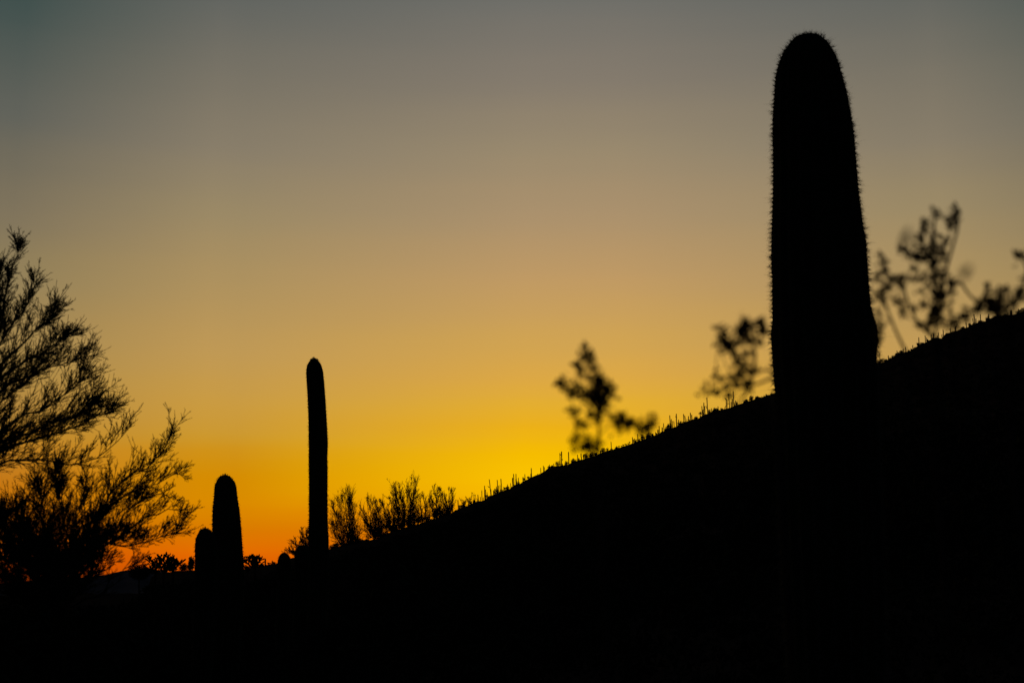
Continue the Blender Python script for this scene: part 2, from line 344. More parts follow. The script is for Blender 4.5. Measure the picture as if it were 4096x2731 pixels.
    tipp = O[:, None, :] + dirn * ln[..., None]
    sd = norm(np.cross(dirn, rng.normal(size=dirn.shape))) * spine_w; sd2 = norm(np.cross(dirn, sd)) * spine_w
    b0 = O[:, None, :] - Nn[:, None, :] * 0.004
    Vv = np.stack([b0 + sd, b0 - 0.5 * sd + 0.87 * sd2, b0 - 0.5 * sd - 0.87 * sd2, tipp], -2)
    cnt = Vv.shape[0] * Vv.shape[1]
    ff = np.array([[0, 1, 3], [1, 2, 3], [2, 0, 3]])
    mb2.add(Vv.reshape(-1, 3), (ff[None] + (np.arange(cnt) * 4)[:, None, None]).reshape(-1, 3))
    tag(mb2.build('spines', M_spine, root, smooth=False), kind='stuff')
    return root
def outl(Lp, Rp, x0, y0, s, top, ys):
    Lx = [(x0 + a / s, y0 + b / s) for a, b in Lp]; Rx = [(x0 + a / s, y0 + b / s) for a, b in Rp]
    out = [(top[1], top[0] - 6, top[0] + 6)]
    for y in ys:
        out.append((y, float(np.interp(y, [p[1] for p in Lx], [p[0] for p in Lx])), float(np.interp(y, [p[1] for p in Rx], [p[0] for p in Rx]))))
    return out
def crown(outline, ytop, ncurve=7):
    """insert an elliptical tip above the first measured row"""
    y1, l1, r1 = outline[0]; cx = (l1 + r1) / 2; h = y1 - ytop; out = []
    for k in range(ncurve):
        t = (k + 0.02) / ncurve; w = math.sqrt(1 - (1 - t) ** 2) * (r1 - l1) / 2
        out.append((ytop + h * t, cx - w, cx + w))
    return out + outline
LX = [(3168, 157), (3145, 184), (3126, 211), (3111, 245), (3101, 284), (3095, 322), (3093, 360), (3091, 391), (3088, 425), (3085, 483), (3085, 521), (3086.5, 578), (3087, 636), (3087, 729), (3085, 815), (3082, 889),
      (3080, 987), (3080, 1056), (3084, 1130), (3083, 1188), (3085, 1274), (3079, 1320), (3080, 1366), (3085, 1429), (3089, 1492), (3094, 1561), (3102, 1700)]
RX = [(3292, 157), (3306, 169), (3325, 192), (3341, 219), (3352, 245), (3362, 272), (3373, 314), (3383, 345), (3390, 375), (3400, 425), (3408, 464), (3415, 506), (3421, 544), (3425, 590), (3429, 643), (3434, 711),
      (3441, 780), (3448, 855), (3457, 907), (3466, 947), (3472, 993), (3475, 1056), (3479, 1113), (3483, 1176), (3488, 1234), (3499, 1274), (3510, 1309), (3516, 1350), (3516, 1389), (3512, 1420), (3512, 1446), (3516, 1700)]
ys = [157, 170, 184, 198, 211, 228, 245, 265, 284, 322, 360, 391, 425, 483, 521, 578, 636, 729, 815, 889, 987, 1056, 1130, 1188, 1234, 1274, 1309, 1330, 1350, 1389, 1429, 1492, 1561, 1700]
big = [(y, float(np.interp(y, [p[1] for p in LX], [p[0] for p in LX])) + 2, float(np.interp(y, [p[1] for p in RX], [p[0] for p in RX])) - 2) for y in ys]
big = crown(big, 147, 6)
saguaro('saguaro', 'giant thick saguaro cactus with fringe of spines, largest plant, right foreground against the sky', big, 7.3, 21, 6, 0.006, 0.0235, 0.033, 17, 0.0007)
c7 = (600, 1850, 3.136)
st = outl([(870, 180), (845, 210), (820, 250), (806, 300), (800, 400), (790, 500), (780, 600), (777, 700), (775, 840), (770, 1000), (765, 1350)],
          [(1012, 180), (1042, 210), (1070, 245), (1085, 300), (1095, 380), (1108, 480), (1122, 560), (1132, 630), (1142, 750), (1152, 860), (1160, 980), (1168, 1100), (1178, 1220), (1186, 1350)],
          *c7, (0, 0), [1907.4, 1917, 1928, 1936, 1946, 1960, 1978, 2010, 2041, 2073, 2118, 2162, 2200, 2240, 2281])[1:]
saguaro('saguaro', 'stout blunt-topped saguaro, second from the left, with a short one tucked at its left side', crown(st, 1898), 20.0, 16, 5, 0.02, 0.03, 0.024, 9, 0.0016)
sm = outl([(636, 835), (616, 855), (605, 880), (580, 925), (565, 980), (558, 1080), (560, 1200), (556, 1350)], [(748, 835), (774, 855), (790, 880), (815, 925), (832, 980), (840, 1080), (840, 1200), (840, 1350)],
          *c7, (0, 0), [2116, 2123, 2131, 2145, 2162, 2194, 2232, 2279])[1:]
saguaro('saguaro', 'short stubby saguaro pressed against the left side of the stout blunt-topped saguaro', crown(sm, 2110.5), 19.0, 13, 5, 0.02, 0.028, 0.024, 9, 0.0016)
tl = outl([(940, 72), (926, 92), (917, 115), (912, 150), (915, 230), (922, 320), (928, 430), (930, 550), (932, 700), (930, 850), (932, 1000), (932, 1150), (928, 1370), (926, 1500)],
          [(998, 72), (1015, 92), (1025, 115), (1034, 150), (1042, 220), (1050, 330), (1055, 450), (1062, 550), (1066, 650), (1062, 750), (1066, 870), (1064, 1000), (1065, 1150), (1070, 1300), (1074, 1500)],
          700, 1400, 1.7425, (0, 0), [1441.3, 1453, 1466, 1486, 1530, 1586, 1650, 1716, 1773, 1802, 1830, 1888, 1900, 1974, 2060, 2146, 2190, 2260])[1:]
saguaro('saguaro', 'tall thin pole-like saguaro without arms standing alone left of the bushy palo verdes', crown(tl, 1432), 26.0, 14, 5, 0.022, 0.032, 0.028, 8, 0.002, wob=0.02)
b1 = outl([(500, 1005), (470, 1018), (440, 1045), (410, 1090), (390, 1145), (375, 1200), (370, 1300), (368, 1420)], [(590, 1005), (622, 1018), (652, 1045), (682, 1090), (702, 1145), (716, 1200), (722, 1300), (724, 1420)],
          1050, 2050, 6.27, (0, 0), [2210.5, 2212.5, 2217, 2224, 2233, 2241, 2257, 2276])[1:]
saguaro('young_saguaro', 'low domed young saguaro, left one of two beside the foot of the tall thin saguaro', crown(b1, 2209), 23.0, 14, 4, 0.012, 0.025, 0.02, 7, 0.0018, group='domed young cacti beside the tall thin saguaro')
b2 = outl([(930, 818), (895, 832), (862, 862), (832, 910), (812, 960), (800, 1020), (794, 1150), (790, 1420)], [(1030, 818), (1064, 832), (1098, 862), (1130, 910), (1150, 960), (1162, 1020), (1168, 1150), (1172, 1420)],
          1050, 2050, 6.27, (0, 0), [2180.5, 2182.7, 2187.5, 2195, 2203, 2212.6, 2233, 2276])[1:]
saguaro('young_saguaro', 'low domed young saguaro touching the left side of the tall thin saguaro', crown(b2, 2179), 24.0, 14, 4, 0.012, 0.025, 0.02, 7, 0.0018, group='domed young cacti beside the tall thin saguaro')

# ---------------------------------------------------------------- palo verde trees at the left
def limb_tree(name, label, root_xyz, trunk_pts, limbs, d0, mat=M_bark, n1=34, n2=8, n3=2, L1=0.25, L2=0.105, up=0.42):
    root = empty(name, root_xyz); tag(root, label, 'tree', 'palo verde trees at the left edge')
    mb = MB(); T = smooth_line(trunk_pts, 14); tubes(mb, T[None], np.linspace(0.075, 0.03, 14)[None], 8); mb.build('trunk', mat, root)
    for (pts, dd, r0, r1, dens, ll) in limbs:
        W = [P(x, y, d0 + dd + 0.10 * k) if not isinstance(x, Vector) else x for k, (x, y) in enumerate(pts)]
        K = 14; Lm = smooth_line(W, K); Lm[1:-1] += rng.normal(size=(K - 2, 3)) * 0.006
        R = np.linspace(r0 * 0.42, r1 * 0.5, K)
        mb = MB(); tubes(mb, Lm[None], R[None], 6); lo = mb.build('limb', mat, root)
        ln = np.linalg.norm(np.diff(Lm, axis=0), axis=1).sum()
        n_1 = max(6, int(dens * n1 * ln / 0.53))
        mb = MB()
        C1_, R1 = sprout(Lm[None], np.maximum(R, 0.003)[None], n_1, 0.10, 32, up, L1 * ll, 6, 0.07, 0.55, flat=0.6)
        R1 = np.clip(R1, 0.0016, 0.0026)
        C2_, R2 = sprout(C1_, R1, n2, 0.15, 30, up * 0.5, L2 * ll, 4, 0.06, 0.7, flat=0.8)
        R2 = np.clip(R2, 0.0012, 0.0017)
        C3_, R3 = sprout(C2_, R2, n3, 0.3, 34, up * 0.3, L2 * 0.30 * ll, 3, 0.04, 0.8)
        R3 = np.clip(R3, 0.0010, 0.0013)
        tubes(mb, C1_, R1); tubes(mb, C2_, R2); tubes(mb, C3_, R3)
        tag(mb.build('twigs', M_twig, lo), kind='stuff')
    return root
gA = P(-700, 2392, 6.8); gA.z = ground(gA.x, gA.y)
tA = [gA, P(-640, 3000, 6.8), P(-560, 2300, 6.8), P(-430, 1950, 6.8)]
rt = (-430, 1950)
limb_tree('palo_verde_tree', 'large palo verde tree reaching in from the left edge with upswept broom-like twigs', tuple(gA), tA, [
    ([rt, (-200, 1620), (-40, 1420), (5, 1240), (35, 1110), (68, 985)], 0.0, 0.02, 0.003, 0.8, 0.62),
    ([rt, (-160, 1560), (20, 1340), (95, 1225), (145, 1120)], 0.15, 0.018, 0.003, 1.0, 0.72),
    ([rt, (-150, 1640), (20, 1450), (130, 1340), (185, 1285), (215, 1240)], -0.1, 0.018, 0.003, 1.0, 0.75),
    ([rt, (-150, 1660), (20, 1500), (150, 1425), (215, 1370), (285, 1345)], 0.1, 0.018, 0.003, 1.0, 0.8),
    ([rt, (-120, 1680), (60, 1530), (200, 1465), (270, 1455), (345, 1415)], -0.2, 0.018, 0.0025, 0.7, 0.8),
    ([rt, (-100, 1800), (60, 1680), (200, 1620), (300, 1550), (345, 1495)], 0.2, 0.018, 0.003, 0.85, 1.0),
    ([rt, (-80, 1830), (80, 1740), (220, 1690), (320, 1650), (375, 1585)], -0.1, 0.018, 0.003, 1.1, 1.0),
    ([rt, (-100, 1850), (60, 1780), (200, 1740), (300, 1705), (380, 1670), (440, 1648)], 0.0, 0.018, 0.003, 1.25, 0.9),
    ([rt, (-120, 1880), (0, 1853), (90, 1843), (180, 1836), (265, 1857), (375, 1838), (450, 1790), (505, 1725)], -0.15, 0.016, 0.003, 0.55, 0.8),
    ([rt, (-100, 1760), (0, 1600), (110, 1520), (170, 1430)], 0.3, 0.018, 0.003, 1.1, 0.9),
    ([rt, (-120, 1500), (-30, 1300), (-10, 1180), (0, 1100)], -0.3, 0.018, 0.003, 0.9, 0.8),
    ([rt, (-600, 1700), (-800, 1400), (-900, 1150)], 0.2, 0.02, 0.004, 0.7, 1.2),
    ([rt, (-500, 1600), (-520, 1300), (-480, 1000)], -0.1, 0.02, 0.004, 0.7, 1.2),
    ([rt, (-300, 1560), (-250, 1250), (-200, 1020)], 0.4, 0.02, 0.004, 0.8, 1.2),
], 6.8)
gB = P(190, 2392, 6.6); gB.z = ground(gB.x, gB.y)
tB = [gB, P(190, 3300, 6.6), P(215, 2800, 6.6), P(250, 2430, 6.6)]
rb = (250, 2430)
limb_tree('palo_verde_tree', 'lower palo verde tree with dense twiggy crown spreading right toward the stout saguaro', tuple(gB), tB, [
    ([rb, (300, 2250), (345, 2110), (430, 1990), (510, 1905), (600, 1862), (660, 1790), (688, 1725)], 0.0, 0.016, 0.003, 0.9, 0.75),
    ([rb, (330, 2140), (430, 2030), (540, 1965), (640, 1925), (720, 1895)], 0.15, 0.014, 0.003, 0.75, 0.75),
    ([rb, (300, 2270), (400, 2188), (500, 2180), (600, 2165), (690, 2135), (745, 2085)], -0.1, 0.014, 0.003, 0.95, 0.75),
    ([rb, (320, 2290), (420, 2190), (520, 2120), (620, 2060), (700, 2040), (740, 2075)], 0.1, 0.013, 0.003, 0.8, 0.7),
    ([rb, (285, 2200), (255, 2050), (235, 1960), (215, 1895)], -0.2, 0.014, 0.003, 1.5, 0.85),
    ([rb, (280, 2230), (300, 2080), (340, 1990), (350, 1950)], 0.2, 0.014, 0.003, 1.0, 0.8),
    ([rb, (170, 2260), (110, 2160), (80, 2090), (50, 2040)], 0.0, 0.014, 0.003, 1.7, 0.85),
    ([rb, (190, 2200), (170, 2080), (160, 1990), (152, 1950)], 0.3, 0.014, 0.003, 1.6, 0.85),
    ([rb, (100, 2330), (20, 2230), (-20, 2140), (10, 2070)], -0.2, 0.014, 0.003, 1.5, 0.9),
    ([rb, (60, 2400), (-60, 2280), (-140, 2150)], 0.1, 0.014, 0.003, 1.5, 0.9),
    ([rb, (120, 2280), (30, 2180), (-30, 2100)], 0.5, 0.013, 0.003, 1.6, 0.8),
    ([rb, (330, 2280), (380, 2200), (450, 2150), (520, 2150)], -0.3, 0.013, 0.003, 1.5, 0.6),
    ([rb, (160, 2330), (110, 2260), (90, 2180)], -0.4, 0.013, 0.003, 1.7, 0.8),
    ([rb, (240, 2350), (210, 2290), (230, 2220)], -0.5, 0.013, 0.003, 1.7, 0.7),
    ([rb, (180, 2300), (90, 2200), (20, 2120)], -0.1, 0.013, 0.003, 1.5, 0.8),
    ([rb, (150, 2380), (60, 2320), (-20, 2260)], 0.15, 0.013, 0.003, 1.5, 0.8),
    ([rb, (230, 2300), (180, 2210), (120, 2130)], 0.4, 0.013, 0.003, 1.6, 0.8),
    ([rb, (270, 2340), (290, 2260), (320, 2180), (380, 2100)], 0.3, 0.013, 0.003, 1.5, 0.8),
    ([rb, (300, 2390), (360, 2330), (400, 2290)], 0.1, 0.012, 0.003, 1.5, 0.7),
    ([rb, (210, 2420), (120, 2390), (40, 2370)], 0.2, 0.012, 0.003, 1.6, 0.8),
    ([rb, (340, 2240), (440, 2120), (520, 2040), (570, 2000)], 0.25, 0.013, 0.003, 1.1, 0.8),
    ([rb, (400, 2370), (455, 2310), (510, 2262), (565, 2235)], -0.25, 0.010, 0.003, 0.35, 0.5),
    ([rb, (330, 2350), (360, 2280), (420, 2230)], 0.0, 0.012, 0.003, 0.9, 0.7),
    ([(420, 2030), (520, 1975), (620, 1955), (680, 1990), (748, 2018)], 0.05, 0.006, 0.002, 0.35, 0.5),
    ([rb, (200, 2360), (130, 2290), (60, 2240)], 0.2, 0.012, 0.003, 1.3, 0.9),
    ([rb, (260, 2330), (240, 2250), (200, 2170)], 0.35, 0.012, 0.003, 1.3, 0.9),
], 6.6)

# ---------------------------------------------------------------- bushy palo verdes and shrubs on the near ridge
def rs_at(x): return float(np.interp(x, [a for a, b in RS], [b for a, b in RS]))
def ridge_point(x, y, q=0.985):
    a, t = ray(x, y); dd = rs_at(x) * q; return Vector((dd * math.sin(a), dd * math.cos(a), ground(dd * math.sin(a), dd * math.cos(a)))), dd
def bush(name, label, xb, yb, tips, group, stems=5, n1=11, n2=6, rad0=1.0, cat='shrub', dens=1.0, q=0.985):
    """tips: list of pixel positions that the main stems reach"""
    g, dd = ridge_point(xb, yb, q)
    root = empty(name, g); tag(root, label, cat, group)
    px = dd / F; mb = MB(); mt = MB(); polys = []
    low = Vector((g.x, g.y, g.z - 0.25))
    for (tx, ty, sx) in tips:
        for k in range(stems):
            jx = random.gauss(0, 7); jy = random.uniform(0, 26)
            top = P(tx + jx, ty + jy, dd + random.gauss(0, 10 * px))
            s0 = P(sx, yb, dd); s0.z = low.z
            s0.x += random.gauss(0, 10 * px); midp = s0.lerp(top, random.uniform(0.35, 0.6)) + Vector((random.gauss(0, 9 * px), random.gauss(0, 8 * px), 0))
            polys.append(smooth_line([s0, midp, top], 7))
    A = np.array(polys); R = np.tile(np.linspace(2.0, 0.8, 7) * px * 0.6 * rad0, (len(A), 1))
    tubes(mb, A, R, 4); mb.build('stems', M_shrub, root)
    h = float(np.mean(np.linalg.norm(A[:, -1] - A[:, 0], axis=1)))
    C1_, R1 = sprout(A, R, int(n1 * dens * 1.6), 0.06, 30, 0.22, h * 0.34, 5, 0.2, 0.5); R1 = np.clip(R1, 0.55 * px, 1.0 * px)
    Cb, Rb = sprout(A, R, int(n1 * 0.55), 0.05, 55, 0.1, h * 0.30, 5, 0.25, 0.5, t1=0.42); C1_ = np.concatenate([C1_, Cb]); R1 = np.concatenate([R1, np.clip(Rb, 0.6 * px, 1.0 * px)])
    C2_, R2 = sprout(C1_, R1, n2, 0.15, 40, 0.15, h * 0.115, 3, 0.15, 0.7); R2 = np.clip(R2, 0.42 * px, 0.65 * px)
    tubes(mt, C1_, R1); tubes(mt, C2_, R2)
    tag(mt.build('twigs', M_shrub, root), kind='stuff')
    return root
G1 = 'bushy palo verdes on the low ridge'
bush('palo_verde_shrub', 'thin twiggy shrub showing at the left side of the tall thin saguaro foot', 1225, 2215, [(1206, 2110, 1235), (1228, 2105, 1240), (1190, 2140, 1225), (1170, 2165, 1215), (1155, 2192, 1205), (1215, 2150, 1232)], G1, 4, 12, 6)
bush('palo_verde_shrub', 'wide twiggy palo verde shrub just right of the tall thin saguaro', 1390, 2165, [(1335, 2010, 1400), (1385, 1955, 1410), (1405, 1960, 1412), (1330, 2080, 1380), (1360, 1990, 1400), (1410, 2010, 1425)], G1, 4, 11, 6)
bush('palo_verde_shrub', 'left-leaning dense shrub with a gap of sky under its left side', 1520, 2155, [(1450, 2030, 1510), (1475, 1985, 1520), (1495, 2000, 1525), (1505, 2040, 1528), (1455, 2070, 1515)], G1, 4, 12, 6)
bush('palo_verde_shrub', 'dense twiggy shrub left of the tallest bush on the low ridge', 1570, 2135, [(1530, 2005, 1560), (1555, 1975, 1572), (1580, 1965, 1585), (1545, 2060, 1565)], G1, 4, 12, 6)
bush('palo_verde_shrub', 'tallest and darkest palo verde shrub in the middle of the low ridge row', 1622, 2120, [(1575, 1935, 1608), (1595, 1945, 1615), (1630, 1930, 1628), (1655, 1905, 1640), (1662, 1920, 1645), (1612, 1965, 1600), (1650, 1970, 1655), (1590, 2000, 1590)], G1, 3, 11, 5)
bush('palo_verde_shrub', 'small sparse shrub right of the tallest bush on the low ridge', 1690, 2092, [(1675, 1985, 1688), (1695, 1972, 1694), (1712, 1985, 1700), (1660, 2010, 1685)], G1, 3, 9, 5)
bush('palo_verde_shrub', 'loose airy palo verde shrub, second from the right of the low ridge row', 1750, 2072, [(1728, 1945, 1748), (1745, 1955, 1752), (1760, 1945, 1756), (1715, 1985, 1742), (1738, 2000, 1750)], G1, 3, 10, 5)
bush('palo_verde_shrub', 'slender airy shrub at the right end of the low ridge row, before the small saguaros', 1783, 2058, [(1782, 1965, 1784), (1802, 1945, 1788), (1812, 1955, 1790), (1775, 1975, 1783)], G1, 3, 10, 5)
bush('palo_verde_shrub', 'faint sparse shrub with fine twigs where the small ridge saguaros begin', 1860, 2028, [(1845, 1990, 1855), (1862, 1985, 1860), (1872, 1992, 1866)], G1, 3, 8, 3)
bush('palo_verde_shrub', 'tiny sparse shrub with two long crossing twigs before the first close saguaro group', 1888, 2014, [(1879, 1975, 1884), (1888, 1968, 1886), (1900, 1970, 1890), (1908, 1990, 1898)], G1, 2, 6, 3)

# ---------------------------------------------------------------- small saguaros along the skyline of the hill
CROPS = {1: (1750, 1850, 5.8075), 2: (2100, 1750, 5.88), 3: (2450, 1600, 5.88), 4: (2780, 1500, 6.918), 5: (3480, 1300, 7.35), 6: (3760, 1200, 7.0), 8: (1050, 2050, 6.27)}
# (crop, x top, y top, y base, width, x base, arms [(x0,y0,x1,y1,...)])
SG = [(8, 70, 1145, 1280, 26, 70), (8, 240, 1190, 1275, 13, 252), (8, 262, 1210, 1275, 13, 264), (8, 215, 1240, 1280, 14, 218),
 (1, 350, 980, 1130, 18, 352), (1, 475, 860, 1070, 15, 490), (1, 938, 740, 890, 14, 955), (1, 995, 790, 880, 11, 996), (1, 1030, 638, 870, 12, 1038), (1, 1065, 800, 870, 13, 1066), (1, 1093, 530, 850, 14, 1102),
 (1, 1115, 618, 850, 15, 1116), (1, 1150, 680, 830, 12, 1156), (1, 1190, 780, 820, 12, 1192), (1, 1202, 380, 770, 13, 1245, [(1222, 580, 1190, 565, 1168, 538)]), (1, 1240, 610, 760, 13, 1248), (1, 1302, 635, 745, 18, 1304),
 (1, 1365, 548, 710, 14, 1385), (1, 1388, 398, 710, 14, 1400), (1, 1415, 528, 700, 12, 1425), (1, 1453, 514, 700, 12, 1468), (1, 1473, 370, 690, 15, 1502), (1, 1538, 556, 650, 12, 1541), (1, 1608, 548, 610, 11, 1610),
 (1, 1628, 500, 610, 13, 1634), (1, 1697, 470, 590, 12, 1706), (1, 1745, 345, 530, 20, 1752), (1, 1766, 256, 530, 14, 1780), (1, 1823, 254, 500, 14, 1838), (1, 1818, 375, 500, 12, 1824), (1, 1880, 344, 500, 12, 1890),
 (1, 2028, 260, 420, 12, 2042), (1, 2178, 120, 320, 15, 2188), (1, 2168, 245, 320, 14, 2172),
 (2, 295, 845, 880, 11, 298), (2, 368, 705, 830, 12, 375), (2, 430, 655, 800, 13, 438), (2, 454, 685, 790, 12, 461), (2, 575, 628, 710, 12, 578), (2, 675, 605, 670, 12, 677), (2, 818, 358, 650, 13, 835, [(832, 410, 838, 400, 842, 385)]),
 (2, 857, 318, 660, 18, 864, [(862, 535, 878, 520, 882, 498)]), (2, 800, 540, 650, 12, 806), (2, 958, 540, 645, 14, 960), (2, 1024, 330, 630, 17, 1032), (2, 1200, 505, 560, 14, 1202), (2, 1234, 395, 550, 13, 1243),
 (2, 1320, 365, 530, 17, 1330), (2, 1370, 390, 510, 12, 1376), (2, 1775, 295, 375, 17, 1777), (2, 2022, 95, 295, 13, 2033), (2, 2150, 190, 255, 12, 2156),
 (3, 465, 868, 1020, 15, 476), (3, 590, 790, 965, 14, 600), (3, 637, 905, 960, 12, 640), (3, 1008, 745, 815, 12, 1014), (3, 1052, 692, 785, 12, 1074), (3, 1095, 600, 790, 14, 1112), (3, 1080, 685, 790, 12, 1088),
 (3, 1170, 636, 740, 20, 1172), (3, 1145, 735, 775, 11, 1147), (3, 1200, 540, 690, 13, 1212), (3, 1345, 352, 620, 15, 1364), (3, 1383, 440, 620, 14, 1387), (3, 1409, 486, 630, 12, 1416), (3, 1441, 490, 640, 12, 1454),
 (3, 1500, 315, 640, 17, 1510, [(1502, 400, 1488, 395, 1482, 378)]), (3, 1555, 455, 610, 14, 1558), (3, 1668, 322, 510, 15, 1686), (3, 1698, 360, 505, 14, 1716), (3, 1750, 440, 492, 12, 1759), (3, 1785, 372, 480, 16, 1788),
 (3, 1808, 446, 476, 14, 1810), (3, 1830, 292, 466, 16, 1840), (3, 1863, 340, 460, 15, 1871),
 (4, 187, 850, 1145, 16, 208), (4, 243, 757, 1085, 18, 248), (4, 265, 855, 1060, 14, 282), (4, 222, 950, 1060, 14, 230), (4, 328, 618, 1075, 18, 354, [(345, 925, 318, 905, 298, 848)]), (4, 453, 910, 985, 14, 462),
 (4, 637, 862, 955, 16, 640), (4, 862, 632, 945, 16, 858, [(858, 672, 838, 650, 822, 616), (856, 862, 832, 872, 822, 940)]), (4, 892, 665, 910, 14, 884, [(886, 792, 930, 788, 958, 790)]), (4, 929, 503, 910, 18, 957),
 (4, 1000, 730, 890, 20, 1003), (4, 1030, 648, 880, 20, 1037), (4, 1053, 430, 870, 18, 1077), (4, 1118, 696, 855, 14, 1123), (4, 1090, 760, 855, 14, 1093), (4, 1912, 550, 605, 17, 1914), (4, 1967, 518, 590, 22, 1969),
 (5, 282, 825, 1100, 14, 293), (5, 322, 1005, 1100, 14, 326), (5, 537, 890, 1010, 18, 541), (5, 612, 940, 975, 12, 614), (5, 792, 748, 840, 16, 797), (5, 983, 690, 785, 14, 987), (5, 1043, 646, 775, 15, 1055),
 (5, 1255, 585, 710, 16, 1263), (5, 1433, 358, 570, 17, 1445), (5, 1618, 305, 490, 17, 1630), (5, 1665, 360, 470, 16, 1673), (5, 1800, 268, 410, 20, 1804), (5, 1860, 235, 410, 23, 1869), (5, 1975, 300, 380, 16, 1982),
 (5, 2012, 215, 380, 16, 2008), (5, 2118, 270, 395, 17, 2121), (5, 2147, 133, 330, 18, 2158),
 (6, 287, 785, 925, 20, 302), (6, 430, 740, 870, 24, 432), (6, 726, 615, 775, 17, 742), (6, 815, 675, 745, 14, 819), (6, 917, 500, 660, 16, 936), (6, 949, 388, 670, 19, 972), (6, 1003, 518, 660, 19, 1016),
 (6, 1127, 392, 580, 16, 1141), (6, 1340, 445, 520, 14, 1342), (6, 1362, 378, 520, 20, 1368), (6, 1585, 400, 455, 14, 1588), (6, 1902, 330, 405, 18, 1904), (6, 1970, 278, 410, 21, 1968), (6, 1998, 275, 415, 17, 2009),
 (6, 2192, 240, 330, 18, 2194), (6, 2345, 205, 340, 14, 2343)]
ORD = 'first second third fourth fifth sixth seventh eighth ninth tenth eleventh twelfth thirteenth fourteenth fifteenth sixteenth seventeenth eighteenth nineteenth twentieth twenty-first twenty-second twenty-third twenty-fourth twenty-fifth twenty-sixth twenty-seventh twenty-eighth twenty-ninth thirtieth thirty-first thirty-second thirty-third thirty-fourth thirty-fifth thirty-sixth thirty-seventh thirty-eighth'.split()
def seg_of(x):
    if x < 1300: return 'in stretch left of domed cacti'
    if x < 2230: return 'in stretch left of blurred bush'
    if x < 2615: return 'in stretch behind blurred bush'
    if x < 3200: return 'in stretch left of giant saguaro'
    return 'in stretch right of giant saguaro'
items = []
for s in SG:
    x0, y0, sc = CROPS[s[0]]
    items.append((x0 + s[1] / sc, y0 + s[2] / sc, y0 + s[3] / sc, s[4] / sc, x0 + s[5] / sc, [[(x0 + a[k] / sc, y0 + a[k + 1] / sc) for k in range(0, len(a), 2)] for a in (s[6] if len(s) > 6 else [])]))
items.sort(key=lambda t: t[0])
counts = {}
def rcol(mb, pts, r, sides=10):
    """a small ribbed column with a rounded tip"""
    K = len(pts); A = np.array([tuple(p) for p in pts]); d = A[-1] - A[-2]; d = d / np.linalg.norm(d)
    A = np.concatenate([A[:-1], [A[-1] - d * r * 1.2, A[-1] - d * r * 0.55, A[-1] - d * r * 0.18, A[-1]]])
    R = np.array([r * (0.92 + 0.08 * math.sin(3.1 * k / K)) for k in range(K - 1)] + [r * 0.95, r * 0.8, r * 0.5, r * 0.12])
    T = norm(np.gradient(A, axis=0)); ref = np.array([0, 1.0, 0.05]); Bn = norm(np.cross(T, ref)); Cn = np.cross(T, Bn)
    m = sides * 2; th = np.arange(m) * 2 * math.pi / m; g = 1 - 0.14 * (np.arange(m) % 2)
    V = A[:, None] + R[:, None, None] * g[None, :, None] * (Bn[:, None] * np.cos(th)[None, :, None] + Cn[:, None] * np.sin(th)[None, :, None])
    n = len(A); i = np.arange(n - 1)[:, None]; j = np.arange(m)[None]; j2 = (j + 1) % m
    mb.add(V.reshape(-1, 3), np.stack([i * m + j, i * m + j2, (i + 1) * m + j2, (i + 1) * m + j], -1).reshape(-1, 4))
for k, (xt, yt, yb, w, xb, arms) in enumerate(items):
    g, dd = ridge_point(xb, yb, 0.975 + 0.02 * ((k * 7) % 5) / 5)
    px = dd / F; top = P(xt, yt, dd); low = Vector((g.x, g.y, g.z - 0.3)); low.x = P(xb, yb, dd).x
    h = yb - yt; sg = seg_of(xt); counts[sg] = counts.get(sg, 0) + 1
    size = 'very short' if h < 12 else 'short' if h < 20 else 'medium' if h < 33 else 'tall' if h < 48 else 'very tall'
    lean = ' tilted' if (xb - xt) > 2.6 else ''
    lab = f"{size}{lean}{' armed' if arms else ''} skyline saguaro, {ORD[counts[sg] - 1]} from left {sg}"
    mid1 = low.lerp(top, 0.35) + Vector((random.gauss(0, 0.25) * px, 0, 0)); mid2 = low.lerp(top, 0.7) + Vector((random.gauss(0, 0.3) * px, 0, 0))
    r_ = max(w * 0.74, 1.5) * px
    mb = MB(); rcol(mb, smooth_line([low, mid1, mid2, top], 7), r_, 7)
    if not arms:
        o = mb.build('small_saguaro', M_skin, origin=tuple(g)); tag(o, lab, 'saguaro', 'small saguaros along the hill skyline')
    else:
        root = empty('small_saguaro', g); tag(root, lab, 'saguaro', 'small saguaros along the hill skyline')
        mb.build('stem', M_skin, root)
        for a in arms:
            ma = MB(); rcol(ma, smooth_line([P(x, y, dd) for x, y in a], 6), max(w * 0.52, 1.25) * px, 6); ma.build('arm', M_skin, root)

